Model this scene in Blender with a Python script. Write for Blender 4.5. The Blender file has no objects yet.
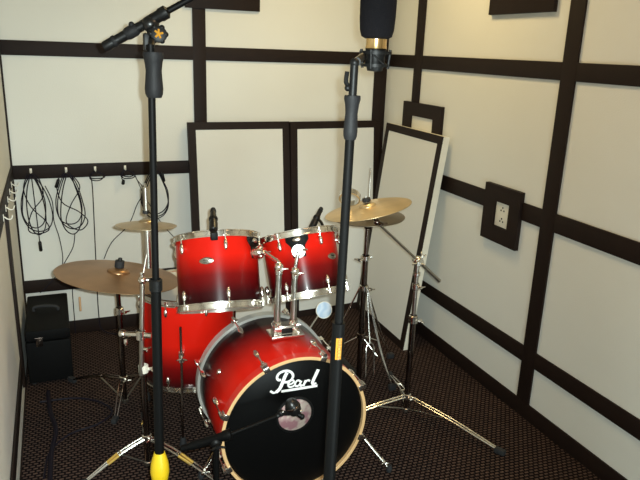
import bpy, bmesh, math, random
from mathutils import Vector, Matrix
V = Vector
PI = math.pi
random.seed(4)
scene = bpy.context.scene
COL = scene.collection

# ------------------------------------------------------------------ materials
def new_mat(name):
    m = bpy.data.materials.new(name); m.use_nodes = True
    nt = m.node_tree; b = nt.nodes['Principled BSDF']
    return m, nt, b

def simple(name, col, rough=0.5, metal=0.0, noise=0.0, nscale=60, bump=0.0, bscale=200, spec=0.5, coat=0.0, rvar=0.0):
    m, nt, b = new_mat(name)
    N, L = nt.nodes, nt.links
    b.inputs['Base Color'].default_value = (*col, 1)
    b.inputs['Roughness'].default_value = rough
    b.inputs['Metallic'].default_value = metal
    b.inputs['Specular IOR Level'].default_value = spec
    b.inputs['Coat Weight'].default_value = coat
    tc = N.new('ShaderNodeTexCoord')
    n = N.new('ShaderNodeTexNoise'); n.inputs['Scale'].default_value = nscale; n.inputs['Detail'].default_value = 3
    L.new(tc.outputs['Object'], n.inputs['Vector'])
    r = N.new('ShaderNodeMapRange')
    r.inputs['To Min'].default_value = 1 - noise; r.inputs['To Max'].default_value = 1 + noise
    L.new(n.outputs['Fac'], r.inputs['Value'])
    mx = N.new('ShaderNodeVectorMath'); mx.operation = 'SCALE'
    mx.inputs[0].default_value = col
    L.new(r.outputs['Result'], mx.inputs['Scale'])
    L.new(mx.outputs['Vector'], b.inputs['Base Color'])
    if rvar:
        r2 = N.new('ShaderNodeMapRange'); r2.inputs['To Min'].default_value = max(0, rough - rvar); r2.inputs['To Max'].default_value = rough + rvar
        L.new(n.outputs['Fac'], r2.inputs['Value']); L.new(r2.outputs['Result'], b.inputs['Roughness'])
    if bump:
        n2 = N.new('ShaderNodeTexNoise'); n2.inputs['Scale'].default_value = bscale; n2.inputs['Detail'].default_value = 4
        L.new(tc.outputs['Object'], n2.inputs['Vector'])
        bp = N.new('ShaderNodeBump'); bp.inputs['Strength'].default_value = bump; bp.inputs['Distance'].default_value = 0.002
        L.new(n2.outputs['Fac'], bp.inputs['Height']); L.new(bp.outputs['Normal'], b.inputs['Normal'])
    return m

M = {}
M['wall'] = simple('wall_cream', (0.73, 0.73, 0.675), 0.75, noise=0.03, nscale=3, bump=0.35, bscale=160, spec=0.25)
M['panel'] = simple('panel_white', (0.70, 0.70, 0.655), 0.75, noise=0.02, nscale=4, bump=0.3, bscale=160, spec=0.25)
M['foam'] = simple('panel_edge', (0.72, 0.69, 0.58), 0.8, noise=0.05, nscale=20)
M['trim'] = simple('trim_dark', (0.013, 0.0065, 0.0045), 0.6, noise=0.25, nscale=14, bump=0.1, bscale=120, spec=0.22)
M['ceil'] = simple('ceiling_white', (0.6, 0.57, 0.5), 0.9)
M['chrome'] = simple('chrome', (0.85, 0.82, 0.76), 0.20, 1.0, noise=0.05, rvar=0.06)
M['steel'] = simple('brushed_steel', (0.50, 0.47, 0.42), 0.28, 1.0, noise=0.08)
M['dkchrome'] = simple('dark_chrome', (0.20, 0.16, 0.14), 0.2, 1.0, noise=0.08)
M['black'] = simple('black_plastic', (0.005, 0.005, 0.005), 0.45, noise=0.2, bump=0.1, spec=0.2)
M['gloss'] = simple('black_gloss', (0.006, 0.006, 0.006), 0.3, noise=0.1, spec=0.4)
M['rubber'] = simple('black_rubber', (0.014, 0.015, 0.017), 0.75, noise=0.2, bump=0.2)
M['grip'] = simple('grip_rubber', (0.010, 0.010, 0.011), 0.6, spec=0.2, noise=0.2, bump=0.3)
M['tube'] = simple('black_tube', (0.003, 0.003, 0.003), 0.5, noise=0.1, spec=0.10)
M['foamblk'] = simple('windscreen_foam', (0.008, 0.0075, 0.009), 0.95, noise=0.3, nscale=300, bump=0.9, bscale=500, spec=0.1)
M['gold'] = simple('gold', (0.85, 0.60, 0.28), 0.22, 1.0, noise=0.05)
M['yellow'] = simple('yellow_plastic', (0.60, 0.40, 0.008), 0.42, noise=0.06)
M['amber'] = simple('amber_label', (0.42, 0.19, 0.012), 0.45, noise=0.06)
M['brass'] = simple('brass_sleeve', (0.70, 0.45, 0.10), 0.35, 0.6, noise=0.1)
M['white'] = simple('white_print', (0.85, 0.85, 0.83), 0.5)
M['whiteplastic'] = simple('white_plastic', (0.75, 0.72, 0.62), 0.4)
M['cable'] = simple('cable_black', (0.008, 0.006, 0.012), 0.6, spec=0.2, noise=0.2)
M['case'] = simple('case_vinyl', (0.003, 0.003, 0.003), 0.65, spec=0.12, noise=0.3, nscale=90, bump=0.5, bscale=300)
M['woodhoop'] = simple('maple_hoop', (0.66, 0.42, 0.20), 0.4, noise=0.12, nscale=25, coat=0.3)
M['head'] = simple('drum_head_black', (0.0025, 0.0025, 0.0025), 0.35, noise=0.1, spec=0.12)
M['headclear'] = simple('drum_head_white', (0.6, 0.58, 0.52), 0.5, noise=0.05)
M['stick'] = simple('stick_wood', (0.6, 0.38, 0.22), 0.5, noise=0.1)
M['disc'] = None

def cymbal_mat(name, col):
    m, nt, b = new_mat(name); N, L = nt.nodes, nt.links
    b.inputs['Metallic'].default_value = 0.85; b.inputs['Roughness'].default_value = 0.34
    tc = N.new('ShaderNodeTexCoord'); sp = N.new('ShaderNodeSeparateXYZ'); L.new(tc.outputs['Object'], sp.inputs[0])
    # radius -> fine lathe grooves
    le = N.new('ShaderNodeVectorMath'); le.operation = 'LENGTH'
    mp = N.new('ShaderNodeVectorMath'); mp.operation = 'MULTIPLY'; mp.inputs[1].default_value = (1, 1, 0)
    L.new(tc.outputs['Object'], mp.inputs[0]); L.new(mp.outputs[0], le.inputs[0])
    mu = N.new('ShaderNodeMath'); mu.operation = 'MULTIPLY'; mu.inputs[1].default_value = 900
    si = N.new('ShaderNodeMath'); si.operation = 'SINE'
    L.new(le.outputs['Value'], mu.inputs[0]); L.new(mu.outputs[0], si.inputs[0])
    bp = N.new('ShaderNodeBump'); bp.inputs['Strength'].default_value = 0.25; bp.inputs['Distance'].default_value = 0.0008
    L.new(si.outputs[0], bp.inputs['Height']); L.new(bp.outputs['Normal'], b.inputs['Normal'])
    n = N.new('ShaderNodeTexNoise'); n.inputs['Scale'].default_value = 9; L.new(tc.outputs['Object'], n.inputs['Vector'])
    cr = N.new('ShaderNodeValToRGB')
    cr.color_ramp.elements[0].position = 0.3; cr.color_ramp.elements[0].color = (*[c * 0.75 for c in col], 1)
    cr.color_ramp.elements[1].position = 0.7; cr.color_ramp.elements[1].color = (*col, 1)
    L.new(n.outputs['Fac'], cr.inputs['Fac']); L.new(cr.outputs['Color'], b.inputs['Base Color'])
    return m
M['bronze'] = cymbal_mat('bronze_dark', (0.42, 0.24, 0.12))
M['bronzelt'] = cymbal_mat('bronze_bright', (0.86, 0.66, 0.38))
M['hoopsilver'] = simple('silver_hoop', (0.55, 0.54, 0.50), 0.3, 0.35, noise=0.05)
M['bronzetan'] = cymbal_mat('bronze_tan', (0.52, 0.40, 0.25))
M['bronzegy'] = cymbal_mat('bronze_grey', (0.22, 0.18, 0.13))

def lacquer(name, axis, stops):
    """red fade lacquer along an object axis (metres)"""
    m, nt, b = new_mat(name); N, L = nt.nodes, nt.links
    tc = N.new('ShaderNodeTexCoord'); sp = N.new('ShaderNodeSeparateXYZ'); L.new(tc.outputs['Object'], sp.inputs[0])
    mr = N.new('ShaderNodeMapRange'); mr.inputs['From Min'].default_value = stops[0][0]; mr.inputs['From Max'].default_value = stops[-1][0]
    L.new(sp.outputs[axis], mr.inputs['Value'])
    cr = N.new('ShaderNodeValToRGB'); L.new(mr.outputs['Result'], cr.inputs['Fac'])
    a, z = stops[0][0], stops[-1][0]
    els = cr.color_ramp.elements
    while len(els) < len(stops): els.new(0.5)
    for e, (p, c) in zip(els, stops):
        e.position = (p - a) / (z - a); e.color = (*c, 1)
    L.new(cr.outputs['Color'], b.inputs['Base Color'])
    b.inputs['Roughness'].default_value = 0.28; b.inputs['Coat Weight'].default_value = 0.04; b.inputs['Coat Roughness'].default_value = 0.05; b.inputs['Specular IOR Level'].default_value = 0.12
    return m
RED = (0.64, 0.012, 0.005); DR = (0.16, 0.004, 0.004); BK = (0.010, 0.0015, 0.002)
M['lac_tom'] = lacquer('red_fade_tom', 'Z', [(-0.15, BK), (-0.09, (0.035, 0.003, 0.004)), (-0.02, DR), (0.06, RED), (0.15, RED)])
M['lac_floor'] = lacquer('red_fade_floor_tom', 'Z', [(-0.20, BK), (-0.11, DR), (0.0, RED), (0.1, RED), (0.20, RED)])
M['lac_bass'] = lacquer('red_fade_bass', 'Y', [(-0.20, RED), (-0.12, RED), (-0.02, (0.40, 0.009, 0.005)), (0.06, DR), (0.12, BK), (0.24, BK)])
M['lac_hoop'] = simple('red_hoop', (0.62, 0.02, 0.012), 0.3, coat=0.5)

def carpet_mat():
    m, nt, b = new_mat('woven_carpet'); N, L = nt.nodes, nt.links
    b.inputs['Roughness'].default_value = 0.95; b.inputs['Specular IOR Level'].default_value = 0.1
    tc = N.new('ShaderNodeTexCoord')
    mp = N.new('ShaderNodeMapping'); mp.inputs['Rotation'].default_value = (0, 0, 0.03)
    L.new(tc.outputs['Object'], mp.inputs['Vector'])
    br = N.new('ShaderNodeTexBrick'); L.new(mp.outputs[0], br.inputs['Vector'])
    br.inputs['Scale'].default_value = 1
    br.inputs['Brick Width'].default_value = 0.0250; br.inputs['Row Height'].default_value = 0.0170
    br.inputs['Mortar Size'].default_value = 0.0052; br.inputs['Mortar Smooth'].default_value = 0.5
    br.inputs['Color1'].default_value = (0.098, 0.062, 0.049, 1); br.inputs['Color2'].default_value = (0.066, 0.043, 0.035, 1)
    br.inputs['Mortar'].default_value = (0.006, 0.0035, 0.0035, 1); br.offset = 0.5
    n = N.new('ShaderNodeTexNoise'); n.inputs['Scale'].default_value = 2.2; n.inputs['Detail'].default_value = 3
    L.new(mp.outputs[0], n.inputs['Vector'])
    mr = N.new('ShaderNodeMapRange'); mr.inputs['To Min'].default_value = 0.7; mr.inputs['To Max'].default_value = 1.2; L.new(n.outputs['Fac'], mr.inputs['Value'])
    sc = N.new('ShaderNodeVectorMath'); sc.operation = 'SCALE'; L.new(br.outputs['Color'], sc.inputs[0]); L.new(mr.outputs['Result'], sc.inputs['Scale'])
    L.new(sc.outputs[0], b.inputs['Base Color'])
    bp = N.new('ShaderNodeBump'); bp.inputs['Strength'].default_value = 0.6; bp.inputs['Distance'].default_value = 0.003; bp.invert = True
    L.new(br.outputs['Fac'], bp.inputs['Height']); L.new(bp.outputs['Normal'], b.inputs['Normal'])
    return m
M['carpet'] = carpet_mat()

def pillow_mat():
    m, nt, b = new_mat('pillow_pink'); N, L = nt.nodes, nt.links
    tc = N.new('ShaderNodeTexCoord'); n = N.new('ShaderNodeTexNoise'); n.inputs['Scale'].default_value = 26; n.inputs['Detail'].default_value = 2
    L.new(tc.outputs['Object'], n.inputs['Vector']); cr = N.new('ShaderNodeValToRGB')
    cr.color_ramp.elements[0].position = 0.4; cr.color_ramp.elements[0].color = (0.42, 0.20, 0.22, 1)
    cr.color_ramp.elements[1].position = 0.58; cr.color_ramp.elements[1].color = (0.62, 0.50, 0.42, 1)
    L.new(n.outputs['Fac'], cr.inputs['Fac']); L.new(cr.outputs['Color'], b.inputs['Base Color']); b.inputs['Roughness'].default_value = 0.9
    return m
M['pillow'] = pillow_mat()

def disc_mat():
    m, nt, b = new_mat('pale_blue_print'); N, L = nt.nodes, nt.links
    tc = N.new('ShaderNodeTexCoord'); w = N.new('ShaderNodeTexWave'); w.inputs['Scale'].default_value = 9; w.inputs['Distortion'].default_value = 12
    L.new(tc.outputs['Object'], w.inputs['Vector']); cr = N.new('ShaderNodeValToRGB')
    cr.color_ramp.elements[0].color = (0.40, 0.52, 0.66, 1); cr.color_ramp.elements[1].color = (0.55, 0.63, 0.72, 1)
    L.new(w.outputs['Fac'], cr.inputs['Fac']); L.new(cr.outputs['Color'], b.inputs['Base Color'])
    return m
M['disc'] = disc_mat()

# ------------------------------------------------------------------ mesh builder
def frame_of(d):
    d = V(d).normalized()
    a = V((0, 0, 1)) if abs(d.z) < 0.95 else V((1, 0, 0))
    x = d.cross(a).normalized(); y = d.cross(x).normalized()
    return x, y, d

class MB:
    def __init__(s): s.bm = bmesh.new()
    def face(s, vs):
        try: return s.bm.faces.new(vs)
        except ValueError: return None
    def box(s, c, size, rot=None, bev=0.0):
        r = bmesh.ops.create_cube(s.bm, size=1.0)
        vs = r['verts']
        mt = Matrix.Translation(V(c)) @ (rot.to_4x4() if rot else Matrix.Identity(4)) @ Matrix.Diagonal((*size, 1))
        bmesh.ops.transform(s.bm, matrix=mt, verts=vs)
        if bev:
            es = list({e for v in vs for e in v.link_edges})
            bmesh.ops.bevel(s.bm, geom=es, offset=bev, segments=2, affect='EDGES', profile=0.6)
        return s
    def boxr(s, a, b, bev=0.0):
        a, b = V(a), V(b)
        return s.box((a + b) / 2, [abs(b[i] - a[i]) for i in range(3)], bev=bev)
    def rod(s, a, b, r, r2=None, n=12, cap=True):
        a, b = V(a), V(b); r2 = r if r2 is None else r2
        x, y, _ = frame_of(b - a)
        A = [s.bm.verts.new(a + r * (x * math.cos(t) + y * math.sin(t))) for t in [2 * PI * k / n for k in range(n)]]
        B = [s.bm.verts.new(b + r2 * (x * math.cos(t) + y * math.sin(t))) for t in [2 * PI * k / n for k in range(n)]]
        for k in range(n): s.face((A[k], A[(k + 1) % n], B[(k + 1) % n], B[k]))
        if cap: s.face(A[::-1]); s.face(B)
        return s
    def tube(s, pts, r, n=8, closed=False, smooth=0):
        pts = [V(p) for p in pts]
        if smooth: pts = spline(pts, smooth, closed)
        rings = []; N = len(pts); px = None
        for i, p in enumerate(pts):
            if closed: d = pts[(i + 1) % N] - pts[i - 1]
            else: d = pts[min(i + 1, N - 1)] - pts[max(i - 1, 0)]
            if d.length < 1e-7: d = V((0, 0, 1))
            d.normalize()
            if px is None: x, y, _ = frame_of(d)
            else:
                x = px - d * px.dot(d)
                x = x.normalized() if x.length > 1e-5 else frame_of(d)[0]
                y = d.cross(x)
            px = x
            rr = r(i / (N - 1)) if callable(r) else r
            rings.append([s.bm.verts.new(p + rr * (x * math.cos(2 * PI * k / n) + y * math.sin(2 * PI * k / n))) for k in range(n)])
        for i in range(N if closed else N - 1):
            A, B = rings[i], rings[(i + 1) % N]
            for k in range(n): s.face((A[k], A[(k + 1) % n], B[(k + 1) % n], B[k]))
        if not closed: s.face(rings[0][::-1]); s.face(rings[-1])
        return s
    def lathe(s, prof, o=(0, 0, 0), ax=(0, 0, 1), n=32, a0=0, a1=2 * PI):
        """prof: list of (radius, height) revolved round ax through o"""
        x, y, d = frame_of(ax); o = V(o); full = abs(a1 - a0 - 2 * PI) < 1e-6
        m = n if full else n + 1; rings = []
        for (r, h) in prof:
            if r < 1e-6 and full: rings.append([s.bm.verts.new(o + d * h)] * m)
            else: rings.append([s.bm.verts.new(o + d * h + r * (x * math.cos(a0 + (a1 - a0) * k / n) + y * math.sin(a0 + (a1 - a0) * k / n))) for k in range(m)])
        for i in range(len(prof) - 1):
            A, B = rings[i], rings[i + 1]
            for k in range(n):
                q = [A[k], A[(k + 1) % m], B[(k + 1) % m], B[k]]
                u = []
                for v in q:
                    if v not in u: u.append(v)
                if len(u) > 2: s.face(u)
        return s
    def ball(s, c, r, sc=(1, 1, 1), rot=None, seg=14):
        q = bmesh.ops.create_uvsphere(s.bm, u_segments=seg, v_segments=max(6, seg // 2), radius=r)
        mt = Matrix.Translation(V(c)) @ (rot.to_4x4() if rot else Matrix.Identity(4)) @ Matrix.Diagonal((*sc, 1))
        bmesh.ops.transform(s.bm, matrix=mt, verts=q['verts']); return s
    def build(s, name, mat, parent=None, origin=None, sharp=35):
        bm = s.bm
        bmesh.ops.recalc_face_normals(bm, faces=bm.faces[:])
        for f in bm.faces: f.smooth = True
        lim = math.radians(sharp)
        for e in bm.edges:
            if len(e.link_faces) == 2:
                if e.calc_face_angle(0) > lim: e.smooth = False
        if origin is None and parent is None:
            cs = [v.co for v in bm.verts]
            origin = V(((min(c.x for c in cs) + max(c.x for c in cs)) / 2, (min(c.y for c in cs) + max(c.y for c in cs)) / 2, min(c.z for c in cs)))
        if origin is not None:
            for v in bm.verts: v.co -= V(origin)
        me = bpy.data.meshes.new(name); bm.to_mesh(me); bm.free()
        me.materials.append(mat)
        o = bpy.data.objects.new(name, me); COL.objects.link(o)
        if origin is not None: o.location = V(origin)
        if parent is not None:
            o.parent = parent
            # geometry is authored in world space: undo the parents' offset
            if origin is None and parent.get('_o') is not None:
                off = V(parent['_o'])
                for v in me.vertices: v.co -= off
                o['_o'] = list(off)
        return o

def spline(P, k, closed=False):
    n = len(P); out = []
    rng = range(n if closed else n - 1)
    for i in rng:
        if closed: p0, p1, p2, p3 = P[i - 1], P[i], P[(i + 1) % n], P[(i + 2) % n]
        else: p0, p1, p2, p3 = P[max(i - 1, 0)], P[i], P[i + 1], P[min(i + 2, n - 1)]
        for j in range(k):
            t = j / k
            out.append(0.5 * ((2 * p1) + (p2 - p0) * t + (2 * p0 - 5 * p1 + 4 * p2 - p3) * t * t + (3 * p1 - p0 - 3 * p2 + p3) * t ** 3))
    if not closed: out.append(P[-1].copy())
    return out

def tag(o, label=None, cat=None, group=None, kind=None):
    if label: o['label'] = label
    if cat: o['category'] = cat
    if group: o['group'] = group
    if kind: o['kind'] = kind
    return o
def thing(name, label, cat, loc, group=None, rot=None):
    """Empty at the base; parts are authored in world space unless rot is given (then in local space)"""
    o = bpy.data.objects.new(name, None); COL.objects.link(o); o.location = V(loc); o.empty_display_size = 0.05
    if rot is not None: o.rotation_euler = rot.to_euler()
    else: o['_o'] = list(V(loc))
    return tag(o, label, cat, group)
def struct(name, mb, mat): return tag(mb.build(name, mat), kind='structure')

# ------------------------------------------------------------------ the room
W = 2.266; H = 2.60; YF = -4.35
def slab(name, a, b, mat): return struct(name, MB().boxr(a, b), mat)
slab('floor', (-0.1, YF - 0.1, -0.08), (W + 0.1, 0.1, 0), M['carpet'])
slab('ceiling', (-0.1, YF - 0.1, H), (W + 0.1, 0.1, H + 0.08), M['ceil'])
slab('wall_back', (-0.1, 0, 0), (W + 0.1, 0.1, H), M['wall'])
slab('wall_right', (W, YF, 0), (W + 0.1, 0, H), M['wall'])
slab('wall_left', (-0.1, YF, 0), (0, 0, H), M['wall'])
slab('wall_front', (-0.1, YF - 0.1, 0), (W + 0.1, YF, H), M['wall'])
T = 0.010; tn = [0]
def trim(a, b, name=None):
    tn[0] += 1
    return struct(name or 'trim_%d' % tn[0], MB().boxr(a, b, bev=0.0015), M['trim'])
# back wall rails (full width) and posts
E0 = 0.001
for z0, z1 in ((1.610, 1.686), (0.953, 1.030), (0.285, 0.361)):
    trim((E0, -T, z0), (W - T, -E0, z1))
trim((E0, -T, E0), (W - T, -E0, 0.082), 'baseboard_back')
trim((1.006, -T - .001, 0.083), (1.081, -E0, H - .002))
trim((2.176, -T - .001, 0.083), (W - E0, -E0, H - .002))
# right wall
for z0, z1 in ((1.605, 1.681), (0.952, 1.037), (0.278, 0.358)):
    trim((W - T, YF + .01, z0), (W - E0, -T - .003, z1))
trim((E0, -.013, .083), (.011, -T - .002, H - .002))
trim((W - T, YF + .01, E0), (W - E0, -T - .003, 0.082), 'baseboard_right')
trim((W - T - .001, -1.690, 0.083), (W - E0, -1.604, H - .002))
trim((W - T - .001, -0.445, 1.41), (W - E0, -0.364, H - .002))
trim((W - T - .001, -3.05, 0.083), (W - E0, -2.96, H - .002))
# left wall
for z0, z1 in ((1.605, 1.681), (0.950, 1.030)):
    trim((E0, YF + .01, z0), (T, -T - .003, z1))
trim((E0, YF + .01, 0.163), (T, -0.76, 0.237))
trim((E0, -0.76, 0.083), (T + .001, -0.66, 0.949))
struct('baseboard_left', MB().boxr((E0, YF + .01, E0), (0.006, -0.02, 0.012)), M['trim'])
# dark square blocks high on the walls
trim((0.965, -0.022, 1.893), (1.400, -E0, 2.22))
trim((W - 0.022, -1.518, 1.886), (W - E0, -1.064, 2.22))

def ring_frame(y0, y1, z0, z1, iy0, iy1, iz0, iz1):
    mb = MB(); x0, x1 = W - 0.024, W - E0
    mb.boxr((x0, y0, z0), (x1, iy0, z1)); mb.boxr((x0, iy1, z0), (x1, y1, z1))
    mb.boxr((x0, iy0, z0), (x1, iy1, iz0)); mb.boxr((x0, iy0, iz1), (x1, iy1, z1))
    tn[0] += 1
    return struct('trim_%d' % tn[0], mb, M['trim'])
ring_frame(-0.722, -0.294, 1.04, 1.41, -0.640, -0.392, 1.12, 1.332)
ring_frame(-1.468, -1.192, 0.798, 1.083, -1.391, -1.281, 0.879, 1.004)

def outlet(name, label, y0, y1, z0, z1, sockets):
    t = thing(name, label, 'outlet', (W - 0.006, (y0 + y1) / 2, z0))
    MB().boxr((W - 0.014, y0, z0), (W - 0.0015, y1, z1), bev=0.002).build('plate', M['whiteplastic'], t)
    for (cy, cz) in sockets:
        mb = MB()
        for k in (-1, 0, 1):
            mb.boxr((W - 0.0155, cy + k * 0.011 - .0035, cz + (0.009 if k == 0 else -0.005) - .004), (W - 0.0138, cy + k * 0.011 + .0035, cz + (0.009 if k == 0 else -0.005) + .004))
        mb.build('socket', M['black'], t)
    return t
outlet('wall_outlet', 'cream double wall socket plate inside the dark square frame halfway up the right wall', -1.389, -1.283, 0.881, 1.002, ((-1.336, 0.97), (-1.336, 0.915)))
outlet('wall_plate', 'blank cream wall plate in the dark frame just above the leaning corner panel', -0.638, -0.394, 1.122, 1.330, ())

# ------------------------------------------------------------------ leaning framed panels
def lean_panel(name, label, group, BL, BR, TL, TR, th=0.03, edge=None, bw=0.045, thdir=None):
    BL, BR, TL, TR = map(V, (BL, BR, TL, TR))
    ux = (BR - BL); w = ux.length; ux.normalize()
    uz = (TL - BL); h = uz.length; uz.normalize()
    n = ux.cross(uz).normalized()        # front normal
    uz = n.cross(ux).normalized()
    base = (BL + BR) / 2
    t = thing(name, label, 'panel', base, group)
    R = Matrix((ux, -n, uz)).transposed()       # local x, depth, z
    def lb(mb, x0, x1, d0, d1, z0, z1, bev=0):
        c = base + ux * (x0 + x1) / 2 - n * (d0 + d1) / 2 + uz * (z0 + z1) / 2
        mb.box(c, (abs(x1 - x0), abs(d1 - d0), abs(z1 - z0)), R, bev)
    mb = MB(); lb(mb, -w / 2, w / 2, 0.004, th, 0.0, h); mb.build('board', edge or M['foam'], t)
    mb = MB(); lb(mb, -w / 2 + bw - .002, w / 2 - bw + .002, 0.0015, 0.0045, bw - .002, h - bw + .002); mb.build('face', M['panel'], t)
    mb = MB()
    lb(mb, -w / 2, -w / 2 + bw, 0, 0.006, 0, h); lb(mb, w / 2 - bw, w / 2, 0, 0.006, 0, h)
    lb(mb, -w / 2 + bw, w / 2 - bw, 0, 0.006, 0, bw); lb(mb, -w / 2 + bw, w / 2 - bw, 0, 0.006, h - bw, h)
    mb.build('border', M['trim'], t)
    return t
g = 'framed panels leaning at the back wall'
lean_panel('leaning_panel', 'white panel with dark border leaning on back wall behind the left rack tom', g,
           (0.958, -0.200, 0), (1.585, -0.195, 0), (0.958, -0.058, 1.262), (1.585, -0.053, 1.262), edge=M['trim'])
lean_panel('leaning_panel', 'white panel with dark border leaning on back wall behind the hi-hat', g,
           (1.590, -0.190, 0), (2.225, -0.152, 0), (1.590, -0.080, 1.262), (2.225, -0.044, 1.262), edge=M['trim'])
lean_panel('leaning_panel', 'thick cream-edged white panel with dark border leaning on the right wall in the corner', g,
           (2.058, -0.160, 0), (2.050, -0.832, 0), (2.206, -0.128, 1.262), (2.200, -0.800, 1.262), th=0.045)

# ------------------------------------------------------------------ drum hardware helpers
def wingnut(mb, c, d, r=0.012):
    """wing nut: barrel with two wings, axis d"""
    c = V(c); x, y, z = frame_of(d)
    mb.rod(c - z * r * 0.7, c + z * r * 0.7, r * 0.55, n=10)
    for s in (-1, 1):
        mb.tube([c + z * r * .3, c + z * r * .6 + x * s * r * .9, c + z * r * 1.1 + x * s * r * 1.7], lambda u: r * (0.34 - 0.1 * u), n=8)
    return mb
def collar(mb, c, d, r, h=0.03):
    mb.lathe([(r, -h / 2), (r * 1.25, -h / 2 + .003), (r * 1.25, h / 2 - .003), (r, h / 2)], c, d, 16)
    return mb

def claw_lug_rod(name, drum, p_hoop, p_shell, outward):
    pass

# ---- bass drum (axis along Y, front faces -Y)
BC = V((1.0, -1.625, 0.320)); BR_ = 0.280
bass = thing('bass_drum', 'large red lacquered bass drum with black front head and maple hoop', 'drum', (BC.x, BC.y, 0))
YA, YB = -1.85, -1.40                     # front hoop edge, back hoop edge
def bl(prof, n=72): return MB().lathe([(r, h) for r, h in prof], (BC.x, 0, BC.z), (0, 1, 0), n)
sh = bl([(0.276, YA + .03), (0.281, YA + .03), (0.281, YB - .03), (0.276, YB - .03), (0.270, YB - .03), (0.270, YA + .03), (0.276, YA + .03)])
sh.build('shell', M['lac_bass'], bass, origin=None)
# front hoop: red outside, natural maple edge and inside
bl([(0.2925, YA + .002), (0.2925, YA + .040), (0.283, YA + .040)]).build('hoop_skin', M['lac_hoop'], bass)
bl([(0.2925, YA + .002), (0.291, YA), (0.281, YA), (0.2795, YA + .0015), (0.2795, YA + .036), (0.285, YA + .0395), (0.2915, YA + .0395), (0.2915, YA + .0025)]).build('front_hoop', M['woodhoop'], bass)
bl([(0.2925, YB - .001), (0.2925, YB - .038), (0.280, YB - .038), (0.280, YB), (0.2915, YB), (0.2925, YB - .001)]).build('back_hoop', M['hoopsilver'], bass)
bl([(0.279, YB - .02), (0.0, YB - .02)]).build('back_head', M['headclear'], bass)
# front head with an off-centre port
HX, HZ, HR = 0.995, 0.372, 0.068; YH = YA + 0.016
mb = MB(); n = 72
outer = [mb.bm.verts.new((BC.x + .2795 * math.cos(2 * PI * k / n), YH, BC.z + .2795 * math.sin(2 * PI * k / n))) for k in range(n)]
mid = [mb.bm.verts.new((BC.x + .266 * math.cos(2 * PI * k / n), YH - .006, BC.z + .266 * math.sin(2 * PI * k / n))) for k in range(n)]
inner = [mb.bm.verts.new((HX + HR * math.cos(2 * PI * k / n), YH - .006, HZ + HR * math.sin(2 * PI * k / n))) for k in range(n)]
for A, B in ((outer, mid), (mid, inner)):
    for k in range(n): mb.face((A[k], A[(k + 1) % n], B[(k + 1) % n], B[k]))
mb.build('front_head', M['head'], bass)
MB().lathe([(HR - .001, -.004), (HR + .006, -.003), (HR + .008, 0), (HR - .001, 0)], (HX, YH - .0062, HZ), (0, 1, 0), 48).build('port_ring', M['black'], bass)
# logo painted on the head
LOGO = []
def ribbon(mb, pts, w, y, k=6):
    P = spline([V((p[0], 0, p[1])) for p in pts], k); m = len(P)
    ws = [w(i / (m - 1)) if callable(w) else w for i in range(m)]
    L_, R_ = [], []
    for i, p in enumerate(P):
        d = (P[min(i + 1, m - 1)] - P[max(i - 1, 0)]).normalized(); q = V((-d.z, 0, d.x)) * ws[i] / 2
        for lst, o in ((L_, q), (R_, -q)):
            v = p + o; lst.append(mb.bm.verts.new((v.x, y, v.z)))
    for i in range(m - 1): mb.face((L_[i], L_[i + 1], R_[i + 1], R_[i]))
mb = MB()
ribbon(mb, [(0.9362, 0.5292), (0.9265, 0.5299), (0.9206, 0.5401), (0.9261, 0.5545), (0.9414, 0.562), (0.9608, 0.5618), (0.9766, 0.552), (0.9829, 0.5366), (0.9754, 0.5214), (0.9598, 0.5158), (0.9471, 0.5181)], lambda u: .0095, -1.8412)
ribbon(mb, [(0.959, 0.555), (0.9515, 0.5409), (0.9423, 0.5169), (0.9339, 0.4967), (0.9235, 0.4852), (0.909, 0.4806), (0.8954, 0.4903)], lambda u: .0135 if u<.75 else .008, -1.8413)
ribbon(mb, [(0.964, 0.5048), (0.9767, 0.5056), (0.9864, 0.5122), (0.9823, 0.5201), (0.9715, 0.5179), (0.964, 0.5058), (0.9691, 0.4945), (0.981, 0.4934), (0.9907, 0.499)], lambda u: .0070, -1.8414)
ribbon(mb, [(1.0132, 0.5095), (1.0021, 0.5156), (0.9925, 0.507), (0.9928, 0.4955), (1.0018, 0.4918), (1.0106, 0.4985), (1.0162, 0.5111)], lambda u: .0074, -1.8414)
ribbon(mb, [(1.0162, 0.5111), (1.0115, 0.4994), (1.0148, 0.4905), (1.0217, 0.4934)], lambda u: .0080, -1.8415)
ribbon(mb, [(1.0341, 0.5111), (1.0295, 0.5004), (1.0248, 0.4876)], lambda u: .0090, -1.8416)
ribbon(mb, [(1.0285, 0.4974), (1.0363, 0.5065), (1.0442, 0.5093), (1.0504, 0.504)], lambda u: .0075, -1.8417)
ribbon(mb, [(1.0832, 0.5475), (1.0738, 0.5272), (1.0645, 0.5058), (1.0618, 0.4947), (1.0681, 0.4894), (1.0771, 0.492)], lambda u: .0130 if u<.8 else .0075, -1.8418)
ribbon(mb, [(0.9381, 0.4815), (0.9823, 0.4807), (1.0321, 0.48), (1.0816, 0.4796)], lambda u: .0100, -1.8418)
mb.build('logo_script', M['white'], bass)
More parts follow.
